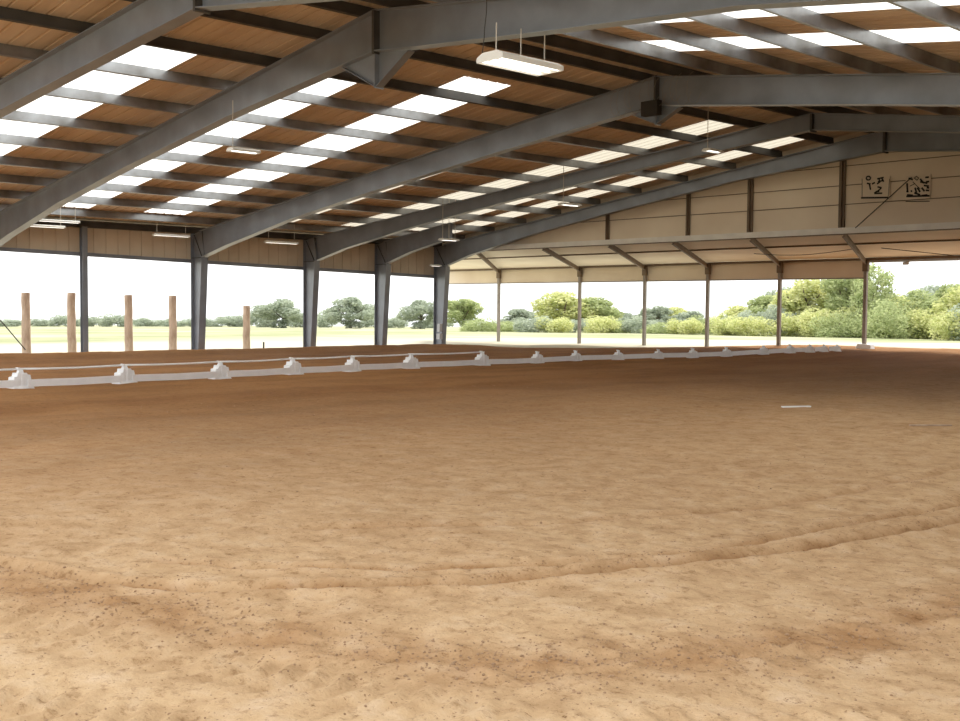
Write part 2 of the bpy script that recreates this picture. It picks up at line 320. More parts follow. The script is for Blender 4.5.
def make_frame(k):
    y0, yr = FY_[k]
    yf = lambda X: float(np.interp(X, [0, XR, XE], [y0, yr, yr + .8 if k == 4 else 2 * yr - y0]))
    t = thing('portal_frame', NEARF[k], 'steel frame', (0, y0, 0), 'grey steel portal frames')
    W = .26 if k <= 3 else .24
    fw = W / 2
    def plate(mb, pts, w):   # strip of flange following (x,z) points
        for (a, b) in zip(pts[:-1], pts[1:]):
            A = Vector((a[0], yf(a[0]), a[1])); B = Vector((b[0], yf(b[0]), b[1])); mb.beam(A, B, w, .018)
    def web(mb, topp, botp):
        n = len(topp); v = []
        for (x, z) in topp + botp[::-1]: v.append((x, yf(x) - TH / 2, z))
        for (x, z) in topp + botp[::-1]: v.append((x, yf(x) + TH / 2, z))
        m_ = 2 * n; fs = []
        for s in (0, m_):
            for i in range(n - 1): fs.append((s + i, s + i + 1, s + m_ - 2 - i, s + m_ - 1 - i))
        for i in range(m_): fs.append((i, (i + 1) % m_, (i + 1) % m_ + m_, i + m_))
        mb.add(v, fs)
    for side in ((0,) if k == 5 else (0, 1)):
        mx = (lambda x: x) if side == 0 else (lambda x: XE - x)
        us = [.55, 2.2, 4.6] if k == 5 else [.55, 2.2, 6, 10, 15, 19.99]
        if k == 2 and side == 1: us = [.55, 2.2, 6, 9, 12.5, 15.6, 19.99]
        dep = (lambda u: float(np.interp(u, [.6, 3, 9, 12.5, 15.6, 20], [.95, .7, .42, .38, .54, .72]))) if (k == 2 and side == 1) else (lambda u: bot_depth(u, k))
        topp = [(mx(u), rtop(mx(u)) - .012) for u in us]; botp = [(mx(u), rtop(mx(u)) - dep(u)) for u in us]
        mb = MB(); web(mb, topp, botp); r = mb.build('rafter', MT['steel'], t, (mx(.55), y0, 0))
        mf = MB(); plate(mf, topp, W); mf.build('top_flange', MT['steel'], r)
        mf = MB(); plate(mf, botp, W); mf.build('bottom_flange', MT['steel'], r)
        bz = min(-.1, gz(mx(.3), y0) - .1) if side == 0 else gz(XE - .3, y0) - .05
        zk = botp[0][1]
        ct = [(mx(.02), rtop(0) - .02), (mx(.55), rtop(.55) - .02)]
        mb = MB(); mb.prism([(mx(.02), bz), (mx(.48), bz), (mx(.76), zk + .02), (mx(.56), rtop(.55) - .02), (mx(.02), rtop(0) - .02)], yf(mx(0)) - TH, yf(mx(0)) + TH)
        cobj = mb.build('column', MT['steel'], t, (mx(.3), y0, 0))
        yy = yf(mx(0)); mf = MB(); mf.beam((mx(.40), yy, bz), (mx(.66), yy, zk), W, .018, up=(0, 1, 0)) if False else None
        def flange(xa, za, xb, zb, nm):
            q = MB(); q.hexa([(mx(xa), yy - fw, za), (mx(xa + .018), yy - fw, za), (mx(xa + .018), yy + fw, za), (mx(xa), yy + fw, za), (mx(xb), yy - fw, zb), (mx(xb + .018), yy - fw, zb), (mx(xb + .018), yy + fw, zb), (mx(xb), yy + fw, zb)]); q.build(nm, MT['steel'], cobj)
        flange(.48, bz, .76, zk + .01, 'inner_flange'); flange(.0, bz, .0, rtop(0) - .02, 'outer_flange')
        q = MB(); q.beam((mx(.56), yy, rtop(.5)), (mx(.66), yy, zk), .012, .10) ; q.box(*sorted((mx(.03), mx(.64))), yy - fw * .9, yy + fw * .9, zk - .01, zk + .006)
        q.beam((mx(.62), yy - .02, zk + .02), (mx(.08), yy - .02, rtop(.1) - .08), .05, .012)
        q.build('knee_stiffener', MT['steel_dark'], t, (mx(.5), yy, 0))
    if k == 5: return t
    # ridge end plates
    zr = rtop(XR); q = MB(); q.box(XR - .03, XR + .03, yr - fw * 1.05, yr + fw * 1.05, zr - bot_depth(20, k) - .05, zr - .02); q.build('ridge_plate', MT['steel_dark'], t, (XR, yr, 0))
    if k in (2, 3):
        zb = zr - bot_depth(20, k); zp = zb - (.62 if k == 2 else .42); w_ = 1.0 if k == 2 else .7
        q = MB(); q.prism([(XR - w_, zb - .11), (XR, zb), (XR + w_ * .9, zb - .11), (XR + .02, zp), (XR - .02, zp)], yr - .008, yr + .008)
        q.beam((XR - w_, yr, zb - .13), (XR, yr, zp), .16, .012); q.beam((XR + w_ * .9, yr, zb - .13), (XR, yr, zp), .16, .012)
        q.box(XR - .012, XR + .012, yr - .1, yr + .1, zp - .02, zb)
        q.build('ridge_gusset', MT['steel'], t, (XR, yr, 0))
    return t
for k in range(1, 7): make_frame(k)

# ------------------------------------------------------------------ purlins
PX = [1.6, 3.4, 5.2, 7.05, 9.0, 10.9, 12.9, 14.8, 16.5, 18.25, 19.55]
PXR = [20.45, 21.75, 23.4, 25.0, 26.5, 28.4, 30.3, 32.2, 34.1, 36.0, 37.9, 39.2]
def purlin(X, name, label, grp, m=None):
    z = rtop(X); s = 1 if X < XR else -1; H = .235; Fl = .075; T = .006
    a = math.atan(SL) * s; ca, sa = math.cos(a), math.sin(a)
    def tr(u, w): return (X + u * ca - w * sa * 1.0, z + u * sa + w * ca)
    prof = [(0, 0), (T, 0), (T, H), (0, H)]
    mb = MB(); mb.prism([tr(*p) for p in prof], YF, YB - .05)
    mb.prism([tr(*p) for p in [(T, 0), (Fl, 0), (Fl, T), (T, T)]], YF, YB - .05); mb.prism([tr(*p) for p in [(Fl - T, T), (Fl, T), (Fl, .025), (Fl - T, .025)]], YF, YB - .05)
    mb.prism([tr(*p) for p in [(0, H), (-Fl, H), (-Fl, H - T), (0, H - T)]], YF, YB - .05)
    o = mb.build(name, m or MT['purlin'], None, (X, YF, z)); return tag(o, label, 'roof beam', grp)
for i, X in enumerate(PX):
    purlin(X, 'roof_purlin', f'grey Z-section roof purlin, {ORD[i]} up from the left wall' if i < 9 else ('dark roof purlin on the left slope, second nearest the ridge' if i == 9 else 'dark roof purlin on the left slope, right beside the ridge'), 'purlins of the left roof slope', MT['steel_dark'] if i >= 8 else None)
for i, X in enumerate(PXR):
    purlin(X, 'roof_purlin', f'grey Z-section purlin of the right roof slope, {ORD[i]} down from the ridge', 'purlins of the right roof slope', MT['steel_dark'] if i == 0 else None)
mb = MB(); mb.box(-.02, .10, YF, YB, rtop(0) - .02, rtop(0) + .2); mb.box(-.02, .28, YF, YB, rtop(0) + .17, rtop(0) + .2)
mb.build('trim_1', MT['steel_dark'], None, (0, YF, ZE), kind='structure')

# ------------------------------------------------------------------ roof sheets with skylight strips
# (from, to, skew, upper end) of each skylight strip, measured along the building at ten metres from its eave
STRL = [(8.5, 10.2, .07, 16.4), (12.3, 14.45, 0, 16.5), (16.28, 17.72, 0, 17.35), (20.4, 22.0, 0, 18.2), (24.5, 25.7, .05, 18.2), (27.0, 28.0, 0, 17.3), (28.75, 29.75, 0, 18.2)]
STRR = [(9.2, 10.6, 0, 18.2), (13.2, 15.4, 0, 18.2), (16.9, 18.1, .0, 18.2)]
XLO = 1.75
def corr(mb, e0, e1, xa, xb, mx, off=.238):
    # e0/e1: functions of the distance from the eave giving the two edges of the sheet
    L_ = e1(10) - e0(10); n_ = max(1, round(L_ / .3)); prof = []
    for q in range(n_):
        for dt, dz in ((0, 0), (.40, 0), (.44, .04), (.54, .04), (.58, 0)): prof.append(((q + dt) / n_, dz))
    prof.append((1, 0)); n = len(prof); vs = []
    for u in (xa, xb): vs += [(mx(u), e0(u) + (e1(u) - e0(u)) * t_, rtop(mx(u)) + off + dz) for t_, dz in prof]
    mb.add(vs, [(i, i + 1, n + i + 1, n + i) for i in range(n - 1)])
BAY = {10.2: 'behind the nearest portal frame', 14.45: 'right behind the second portal frame', 17.72: 'midway between the second and third frames', 18.1: 'midway between second and third frames', 22.0: 'just past the third frame', 25.7: 'along the fourth frame rafter', 28.0: 'between the fourth frame rafter and the gable', 29.75: 'last strip before the gable wall',
       10.6: 'in front of the second portal frame', 15.4: 'right behind the second portal frame', 21.2: 'hidden mostly by the third frame'}
const = lambda v: (lambda u: v)
for side, nm in ((0, 'left'), (1, 'right')):
    mx = (lambda x: x) if side == 0 else (lambda x: XE - x)
    ce = MB(); prev = const(YF)
    for a, b, sk, up in (STRL, STRR)[side]:
        ea = (lambda u, a=a, sk=sk: a + sk * (u - 10)); eb = (lambda u, b=b, sk=sk: b + sk * (u - 10))
        corr(ce, prev, ea, -.3, XR, mx); corr(ce, ea, eb, -.3, XLO, mx); corr(ce, ea, eb, up, XR, mx); prev = eb
        mb = MB(); corr(mb, (lambda u: ea(u) - .02), (lambda u: eb(u) + .02), XLO - .1, up + .1, mx, off=.244)
        o = mb.build('skylight_strip', MT['skylight'] if a < 19 else MT['skylight_aged'], None, (mx(10), a, rtop(10)))
        tag(o, f'bright skylight on the {nm} roof slope, {BAY[b]}', 'skylight', f'skylight strips in the {nm} roof slope')
    corr(ce, prev, const(YB + .16), -.3, XR, mx)
    ob = ce.build('ceiling_' + nm, MT['sheet'], None, (0, YF, ZE), kind='structure')
    sm = ob.modifiers.new('sheet', 'SOLIDIFY'); sm.thickness = .002; sm.offset = 1

# ------------------------------------------------------------------ left wall band, its girt and the slim post
def gzirt(y): return float(np.interp(y, [0, 11.9, 30.3], [3.55, 3.32, 2.87]))
mb = MB(); y = YF
while y < YB - .01:
    e = min(y + .42, YB)
    for a, b, o_, wd in ((y, min(y + .37, e), 0, 0), (min(y + .37, e), e, -.03, .0)):
        if b > a + .001: mb.hexa([(-.11 , a, gzirt(a)), (-.05 + o_ + wd, a, gzirt(a)), (-.05 + o_ + wd, b, gzirt(b)), (-.11, b, gzirt(b)), (-.11, a, 4.35), (-.05 + o_ + wd, a, 4.35), (-.05 + o_ + wd, b, 4.35), (-.11, b, 4.35)])
    y = e
mb.build('wall_left', MT['wallsheet'], None, (0, YF, 3), kind='structure')
mb = MB()
for a, b in ((YF, 11.9), (11.9, 30.3)):
    mb.hexa([(-.05, a, gzirt(a)), (.05, a, gzirt(a)), (.05, b, gzirt(b)), (-.05, b, gzirt(b)), (-.05, a, gzirt(a) + .12), (.05, a, gzirt(a) + .12), (.05, b, gzirt(b) + .12), (-.05, b, gzirt(b) + .12)])
mb.build('trim_2', MT['steel'], None, (0, YF, 3), kind='structure')
t = thing('wall_post', 'slim dark steel post without rafter, between the log posts on the left', 'post', (.18, 14.93, gz(.18, 14.93)))
mb = MB(); mb.box(.08, .28, 14.925, 14.935, -.1, 4.22); mb.box(.27, .285, 14.84, 15.02, -.1, 4.22); mb.box(.07, .085, 14.84, 15.02, -.1, 4.22); mb.build('shaft', MT['steel'], t, (.18, 14.93, 0))
mb = MB(); mb.box(.02, .34, 14.8, 15.06, 4.2, 4.24); mb.build('cap_plate', MT['steel_dark'], t, (.18, 14.93, 4.2))

# ------------------------------------------------------------------ gable wall
LIP = 4.15
mb = MB()
def gpan(x0, x1, z0):
    mb.prism([(x0, z0), (x1, z0), (x1, rtop(x1) + .236)] + ([(XR, rtop(XR) + .236)] if x0 < XR < x1 else []) + [(x0, rtop(x0) + .236)], 30.56, 30.60)
gpan(0, XE, LIP)
mb.build('wall_back', MT['gable'], None, (0, 30.56, LIP), kind='structure')
mb = MB()
for i, z in enumerate((4.85, 5.42, 6.0)):
    lo = max(0.0, (z - ZE - .1) / SL); mb.box(lo, XE - lo, 30.545, 30.562, z - .012, z + .012)
mb.build('trim_3', MT['brown'], None, (20, 30.55, 5), kind='structure')
t = thing('gable_lip_beam', 'pale horizontal beam along the foot of the cream gable wall', 'beam', (20, 30.5, 4.0))
mb = MB(); mb.box(.3, XE - .2, 30.42, 30.64, 3.97, LIP); mb.build('beam', MT['lip'], t, (20, 30.5, 4.0))
mb = MB(); mb.box(.3, XE - .2, 30.46, 30.60, 3.945, 3.972); mb.build('lower_flange', MT['brown'], t, (20, 30.5, 3.95))
for i, (x, w) in enumerate(((9.27, .16), (12.85, .16), (15.3, .2), (18.52, .2), (22.3, .2), (26.0, .2))):
    mb = MB(); zt = rtop(x) - .05
    mb.box(x - w / 2, x + w / 2, 30.50, 30.545, LIP - .06, zt); mb.box(x - .02, x + .02, 30.44, 30.50, LIP - .06, zt)
    o = mb.build('gable_stud', MT['brown'], None, (x, 30.5, LIP)); tag(o, f'brown vertical stud on the cream gable wall, {ORD[i]} from the left', 'stud', 'studs of the gable wall')
mb = MB(); mb.tube([(19.03, 30.42, 4.12), (20.72, 30.42, 5.48)], .015, 6); tag(mb.build('brace_rod', MT['wire'], None, (19.03, 30.42, 4.12)), 'thin dark diagonal brace rod crossing the gable wall between the two signs', 'brace')

mb = MB(); mb.box(XE + .02, XE + .08, 7.0, YB + .1, .05, rtop(XE) + .2); mb.build('wall_right_blocker', MT['wallsheet'], None, (XE, 10, 2), kind='structure')  # unseen wall, added to block daylight and darken the right side
# two signs with black marks
def onw(px, py, x0=None):   # picture detail measured on the gable plane
    d = DV + RV * ((px - 480) / F) - UV * ((py - 360.5) / F); s = 30.53 / d.y; q = CAM + d * s; return q.x, q.z
def zo(a, b): return onw(820 + a / 6.857, 160 + b / 6.857)
def marks(mb, strokes, y=30.50, w=.03):
    for st in strokes:
        pts_ = [zo(*p) for p in st]
        for (a, b) in zip(pts_[:-1], pts_[1:]): mb.beam((a[0], y, a[1]), (b[0], y, b[1]), w, .006, up=(0, 1, 0))
t = thing('wall_sign', 'pale square sign with sparse black marks, left of the diagonal brace', 'sign', (*[zo(385, 195)[0]], 30.52, 5.3), 'signs on the gable wall')
a = zo(292, 128); b = zo(480, 258); mb = MB(); mb.box(a[0], b[0], 30.512, 30.53, b[1], a[1]); mb.build('board', MT['gable'], t, (a[0], 30.52, 5.3))
mb = MB(); circ = [(335 + 15 * math.cos(i * .7), 125 + 13 * math.sin(i * .7)) for i in range(10)]
marks(mb, [circ, [(325, 160), (350, 165)], [(342, 165), (350, 205)], [(360, 165), (380, 155)], [(395, 165), (415, 150), (408, 132)], [(395, 130), (440, 120)], [(400, 150), (440, 140)], [(425, 122), (440, 150)], [(398, 185), (425, 190), (405, 210), (375, 228)], [(375, 230), (430, 228)], [(385, 218), (410, 215)]], w=.045)
marks(mb, [[(285, 260), (470, 258)]], w=.05)
marks(mb, [[(292, 128), (292, 258), (470, 256), (480, 130)]], w=.012)
mb.build('black_marks', MT['black'], t, (a[0], 30.5, 5.3))
t = thing('wall_sign', 'square sign crowded with black marks, right of the diagonal brace', 'sign', (zo(675, 195)[0], 30.52, 5.2), 'signs on the gable wall')
a = zo(590, 110); b = zo(758, 262); mb = MB(); mb.box(a[0], b[0], 30.512, 30.53, b[1], a[1]); mb.build('board', MT['gable'], t, (a[0], 30.52, 5.2))
mb = MB()
marks(mb, [[(600, 160), (603, 215)], [(595, 215), (610, 218)], [(625, 215), (635, 212)], [(655, 190), (665, 225)], [(650, 225), (690, 240)], [(670, 190), (690, 220)], [(595, 250), (755, 246)], [(600, 240), (640, 243)], [(700, 245), (740, 240)], [(690, 130), (715, 160)], [(690, 150), (740, 160)], [(715, 175), (750, 180)], [(725, 120), (750, 118)], [(730, 150), (752, 148)], [(735, 190), (752, 192)], [(728, 208), (752, 210)], [(700, 190), (720, 215)], [(610, 125), (640, 135)]], w=.05)
marks(mb, [[(650, 125), (665, 112), (680, 125), (668, 140), (650, 125)], [(640, 150), (690, 200)], [(620, 180), (650, 165)], [(590, 285), (755, 283)]], w=.02)
mb.build('black_marks', MT['black'], t, (a[0], 30.5, 5.2))

# ------------------------------------------------------------------ lean-to
YL = 40.0; ZL = 3.56
PT = [(-6.34, 'first'), (-.61, 'second'), (3.42, 'third'), (6.92, 'fourth'), (10.51, 'fifth'), (14.31, 'sixth')]
TOPX = [1.98, 5.82, 9.18, 12.07, 15.21, 18.48]
mb = MB()
mb.add([(-.3, 30.6, 4.13), (XE, 30.6, 4.13), (XE - 4, YL + .3, ZL + .16), (-11, YL + .3, ZL + .16), (-.3, 30.6, 4.17), (XE, 30.6, 4.17), (XE - 4, YL + .3, ZL + .2), (-11, YL + .3, ZL + .2)],
       [(0, 1, 2, 3), (7, 6, 5, 4), (0, 4, 5, 1), (1, 5, 6, 2), (2, 6, 7, 3), (3, 7, 4, 0)])
mb.build('ceiling_leanto', MT['leanroof'], None, (15, 35, 4), kind='structure')
t = thing('leanto_fascia', 'cream horizontal fascia band along the tops of the thin back posts', 'fascia', (2, YL, 3))
mb = MB(); mb.box(-10.9, 14.2, YL + .09, YL + .13, 2.94, ZL + .15); mb.build('panel', MT['gable'], t, (2, YL, 3))
mb = MB(); mb.box(-10.9, 14.2, YL + .07, YL + .15, 2.90, 2.945); mb.build('bottom_edge', MT['post'], t, (2, YL, 2.9))
mb = MB(); mb.box(-10.9, XE - 4, YL, YL + .06, ZL + .05, ZL + .15); tag(mb.build('eave_beam', MT['brown'], None, (2, YL, 3.6)), 'thin brown beam under the far edge of the lean-to roof', 'beam')
mb = MB(); mb.box(14.35, XE - 4, YL + .12, YL + .2, ZL - .04, ZL + .15); tag(mb.build('eave_trim', MT['boxgrey'], None, (25, YL, 3.6)), 'pale grey trim along the lean-to edge above the open bay at right', 'trim')
for i, (yy) in enumerate((34.8, )):
    z = 4.13 - (4.13 - ZL - .16) * (yy - 30.6) / 9.7
    mb = MB(); mb.box(-4, XE - 2, yy, yy + .04, z - .055, z); tag(mb.build('leanto_purlin', MT['brown'], None, (15, yy, z)), 'thin brown purlin running midway under the cream lean-to roof', 'roof beam')
for (px, od), tx in zip(PT, TOPX):
    z0 = float(terrain(px, YL)) - .15
    pd = 'last of the six, at the open bay' if od == 'sixth' else f'{od} from the left'
    t = thing('leanto_post', f'thin taupe steel post under the back fascia, {pd}', 'post', (px, YL, z0), 'thin posts of the lean-to')
    mb = MB(); mb.box(px - .065, px + .065, YL - .065, YL + .065, z0, ZL + .05); mb.build('shaft', MT['post'], t, (px, YL, z0))
    mb = MB(); mb.box(px - .11, px + .11, YL - .09, YL + .06, ZL - .38, ZL + .06); mb.build('bracket', MT['brown'], t, (px, YL, 3.4))
    mb = MB(); A = Vector((tx, 30.72, 3.985)); B = Vector((px, YL - .06, ZL - .02)); mb.beam(A, B, .012, .17)
    for s in (-1, 1): mb.beam(A + Vector((0, 0, s * .085)), B + Vector((0, 0, s * .085)), .08, .014)
    tag(mb.build('leanto_rafter', MT['brown'], None, (px, YL, ZL)), f'brown sloping rafter under the cream lean-to roof, meeting {"the post at the open bay" if od == "sixth" else "the " + od + " thin post from left"}', 'rafter', 'rafters of the lean-to')
mb = MB(); A = Vector((22.3, 30.72, 3.985)); B = Vector((18.6, YL, ZL)); mb.beam(A, B, .10, .17); tag(mb.build('leanto_rafter', MT['brown'], None, (18.6, YL, ZL)), 'brown rafter crossing the lean-to roof at the right edge of the picture', 'rafter', 'rafters of the lean-to')
t = thing('leanto_post', 'thin taupe steel post beyond the open bay', 'post', (18.6, YL, .1)); mb = MB(); mb.box(18.53, 18.67, YL - .07, YL + .07, 0, ZL + .05); mb.build('shaft', MT['post'], t, (18.6, YL, .1))
def bp_y(px, py, Y):
    d = DV + RV * ((px - 480) / F) - UV * ((py - 360.5) / F); s = Y / d.y; return CAM + d * s
mb = MB(); a = Vector((12.6, 34.9, 3.72)); b = Vector((16.5, 34.9, 3.76)); pts_ = [a + (b - a) * i / 8 - Vector((0, 0, .12 * math.sin(math.pi * i / 8))) for i in range(9)]; mb.tube(pts_, .012, 5)
tag(mb.build('slack_cable', MT['wire'], None, a), 'dark slack cable sagging under the lean-to roof near the last thin post', 'cable')
mb = MB(); mb.tube([(17.4, 35.2, 3.78), (18.5, 39.6, 3.6)], .014, 5); tag(mb.build('brace_rod', MT['wire'], None, (17.4, 35.2, 3.7)), 'thin dark diagonal rod under the lean-to roof above the open bay', 'brace')
t = thing('floodlight', 'small pale floodlight hanging from the lean-to edge over the open bay', 'lamp', (15.87, YL + .16, 3.5))
mb = MB(); mb.hexa([(15.76, YL + .06, 3.40), (15.98, YL + .06, 3.40), (15.96, YL + .2, 3.43), (15.78, YL + .2, 3.43), (15.75, YL + .04, 3.50), (15.99, YL + .04, 3.50), (15.96, YL + .2, 3.52), (15.78, YL + .2, 3.52)]); mb.build('housing', MT['boxgrey'], t, (15.87, YL + .16, 3.45))
mb = MB(); mb.box(15.85, 15.89, YL + .13, YL + .16, 3.50, 3.58); mb.build('bracket', MT['boxgrey'], t, (15.87, YL + .16, 3.5))
q = (14.45, 39.75); mb = MB(); mb.hexa([(14.2, 39.5, gz(*q) - .03), (14.85, 39.5, gz(*q) - .03), (14.85, 39.85, gz(*q) - .03), (14.2, 39.85, gz(*q) - .03), (14.27, 39.55, gz(*q) + .19), (14.8, 39.55, gz(*q) + .16), (14.8, 39.82, gz(*q) + .16), (14.27, 39.82, gz(*q) + .19)])
tag(mb.build('post_footing_block', MT['white'], None, (14.45, 39.65, gz(*q))), 'white block at the foot of the last thin post', 'block')

# ------------------------------------------------------------------ hanging lamps
def lamp(name, label, x, y, z, L, W, ztop, nrods=2, rz=0, H=.07):
    t = thing(name, label, 'lamp', (x, y, z), 'hanging strip lamps')
    mb = MB(); w = W / 2; l = L / 2
    pr = [(-w, 0), (-w, H * .55), (-w * .55, H), (w * .55, H), (w, H * .55), (w, 0), (w - .012, 0), (w - .012, H * .45), (-w + .012, H * .45), (-w + .012, 0)]
    mb.prism(pr, -l, l); o = mb.build('housing', MT['fixture'], None); o.parent = t
    
    for e0 in (-l - .006, l - .004): mb = MB(); mb.prism([(-w, 0), (w, 0), (w, H * .55), (w * .55, H), (-w * .55, H), (-w, H * .55)], e0, e0 + .01); o = mb.build('end_cap', MT['fixture'], None); o.parent = t
    n = max(1, int(W / .16))
    for i in range(n):
        xx = -w + W * (i + .5) / n; mb = MB(); mb.tube([(xx, -l + .03, H * .18), (xx, l - .03, H * .18)], .019, 8); o = mb.build('lamp_tube', MT['tube'], None, smooth=True); o.parent = t
    for i in range(nrods):
        yy = -l * .8 + 2 * l * .8 * i / max(1, nrods - 1); mb = MB(); mb.tube([(0, yy, H), (0, yy, ztop - z)], .009, 6); o = mb.build('hanging_rod', MT['rod'], None); o.parent = t
    t.rotation_euler = (0, 0, rz); return t
t = lamp('hanging_lamp', 'large white hanging strip lamp beneath the ridge gusset frame, nearest one', 23.95, 11.5, 5.22, 1.25, .55, 5.78, 3, H=.13)
mb = MB(); mb.tube([(23.7, 10.95, 5.3), (23.74, 10.96, 5.6), (23.70, 11.0, 5.72), (23.76, 10.98, 5.95), (23.75, 11.0, 6.44)], .007, 5)
tag(mb.build('lamp_cable', MT['wire'], None, (23.7, 10.95, 5.3)), 'dark kinked cable dropping in front of the beam to the nearest lamp', 'cable')
lamp('hanging_lamp', 'small white lamp hanging below the second frame rafter at upper left', 15.94, 11.6, 4.76, .62, .28, rtop(15.94) - .56, 1)
lamp('hanging_lamp', 'bright white strip lamp hanging before the gable rafter, above the lean-to', 12.6, 24.9, 4.80, .75, .3, rtop(12.6) + .2, 1)
lamp('hanging_lamp', 'small bright lamp hanging from the dark roof near the ridge, farthest right', 19.1, 23.1, 5.62, .55, .26, rtop(19.1) + .2, 1)
lamp('hanging_lamp', 'white strip lamp hanging low at the end of the short rafter stub', 7.2, 24.7, 3.93, .7, .3, rtop(7.2) + .2, 3)
lamp('eave_lamp', 'white strip lamp under the eave left of the slim dark post, upper one', 2.5, 13.2, 4.13, 1.25, .14, rtop(2.5) + .2, 2)
lamp('eave_lamp', 'white strip lamp under the eave left of the slim dark post, lower one', 2.3, 12.85, 3.97, 1.2, .12, rtop(2.3) + .2, 2)
lamp('eave_lamp', 'white strip lamp under the eave just left of the third frame column', 1.35, 17.45, 3.96, 1.3, .14, rtop(1.35) + .2, 2)
lamp('eave_lamp', 'white strip lamp under the eave just left of the fourth frame column', 1.6, 21.6, 3.90, 1.35, .16, rtop(1.6) + .2, 2)
lamp('eave_lamp', 'tiny white lamp under the eave next to the corner column', 1.1, 29.3, 3.33, .5, .16, rtop(1.1) + .2, 1)
# curled wire bundle at the third frame's ridge
mb = MB()
for i in range(11):
    cx = 18.9 + i * .22 + random.uniform(-.05, .05); r_ = random.uniform(.22, .38); zc = rtop(cx) - .32 + random.uniform(-.06, .06)
    a0 = random.uniform(1.2, 2.2); pts_ = [(cx + r_ * .55 * math.cos(a0 + s * .35), 19.55 - .02 * (s % 2), zc + r_ * math.sin(a0 + s * .35)) for s in range(13)]
    mb.tube(pts_, .005, 4)
tag(mb.build('wire_coil', MT['post'], None, (20, 19.6, 6.4)), 'thin curled wire bundle around the ridge joint of the third frame', 'wire')
mb = MB(); mb.box(19.75, 20.2, 19.45, 19.62, 5.98, 6.3); tag(mb.build('junction_box', MT['black'], None, (20, 19.5, 6)), 'black box fixed under the ridge joint of the third frame', 'box')
# electrical boxes on the corner column
yy = 30.02; t = thing('electrical_box', 'small light grey electrical boxes fixed low on the corner column', 'box', (.6, yy, .4))
mb = MB(); mb.box(.44, .60, yy - .06, yy + .09, .62, .95); mb.build('upper_enclosure', MT['boxgrey'], t, (.5, yy, .8))
mb = MB(); mb.box(.40, .62, yy - .06, yy + .09, .30, .54); mb.build('lower_enclosure', MT['boxgrey'], t, (.5, yy, .4))

# ------------------------------------------------------------------ dressage rail
BL = [[13.37, 8.05], [13.25, 10.29], [12.98, 12.71], [12.85, 14.77], [12.68, 16.67], [12.5, 18.75], [12.47, 21.4], [12.40, 23.75], [12.45, 25.42], [12.75, 27.1], [13.24, 28.52], [13.66, 29.82], [14.12, 31.08], [14.65, 32.48], [15.01, 33.56], [15.29, 34.38], [15.48, 34.98], [15.64, 35.58]]
def block_parts():
    # local: length along y, thickness along x
    b = MB(); b.hexa([(-.16, -.225, 0), (.16, -.225, 0), (.16, .225, 0), (-.16, .225, 0), (-.14, -.205, .06), (.14, -.205, .06), (.14, .205, .06), (-.14, .205, .06)])
    y = MB(); pr = [(-.20, .055), (-.19, .17), (-.185, .235), (-.12, .25), (-.105, .32), (.085, .32), (.10, .29), (.16, .28), (.185, .17), (.20, .055)]
    n = len(pr); y.add([(-.11, p[0], p[1]) for p in pr] + [(.11, p[0] * .98, p[1]) for p in pr], [tuple(range(n)), tuple(range(2 * n - 1, n - 1, -1))] + [(i, i + n, (i + 1) % n + n, (i + 1) % n) for i in range(n)])
    for s in (-1, 1): y.box(s * .11 - .015, s * .11 + .015, -.03, .03, .06, .31)
    h = MB(); h.hexa([(-.05, -.06, .31), (.05, -.06, .31), (.05, .055, .31), (-.05, .055, .31), (-.035, -.04, .40), (.035, -.04, .40), (.035, .035, .40), (-.035, .035, .40)]); h.box(-.05, .05, -.075, -.035, .385, .425); h.box(-.05, .05, .02, .05, .385, .41)
    return b, y, h
def lab_block(i):
    return {0: 'white plastic rail support at far left, nearest in the row', 17: 'last small white rail support at the far end of the row', 6: 'white rail support where the upper thin rail ends'}.get(i, f'white plastic stepped rail support, {ORD[i]} from the left end of the row')
b, y, h = block_parts(); proto = thing('rail_support', lab_block(0), 'rail support', (0, 0, 0), 'white supports of the low rail')
for mb, nm in ((b, 'base'), (y, 'body'), (h, 'rail_hook')):
    o = mb.build(nm, MT['white'], None); o.parent = proto
    bv = o.modifiers.new('bevel', 'BEVEL'); bv.width = .008; bv.segments = 2
kids = list(proto.children)
dirs = []
for i, (x, yv) in enumerate(BL):
    a = BL[max(i - 1, 0)]; c_ = BL[min(i + 1, len(BL) - 1)]; ang = math.atan2(c_[1] - a[1], c_[0] - a[0]) - math.pi / 2; dirs.append(ang)
    if i == 0: r = proto
    else:
        r = proto.copy(); COL.objects.link(r)
        for k_ in kids:
            c2 = k_.copy(); c2.parent = r; COL.objects.link(c2)
        r['label'] = lab_block(i)
    r.location = (x, yv, gz(x, yv) - .015); r.rotation_euler = (random.uniform(-.03, .03), random.uniform(-.03, .03), ang + random.uniform(-.12, .12)); s_ = random.uniform(.94, 1.04) * float(np.interp(i, [6, 9, 14, 17], [1, .8, .75, .6])); r.scale = (s_, s_, s_)
BL0 = [[13.5, 5.7]] + BL
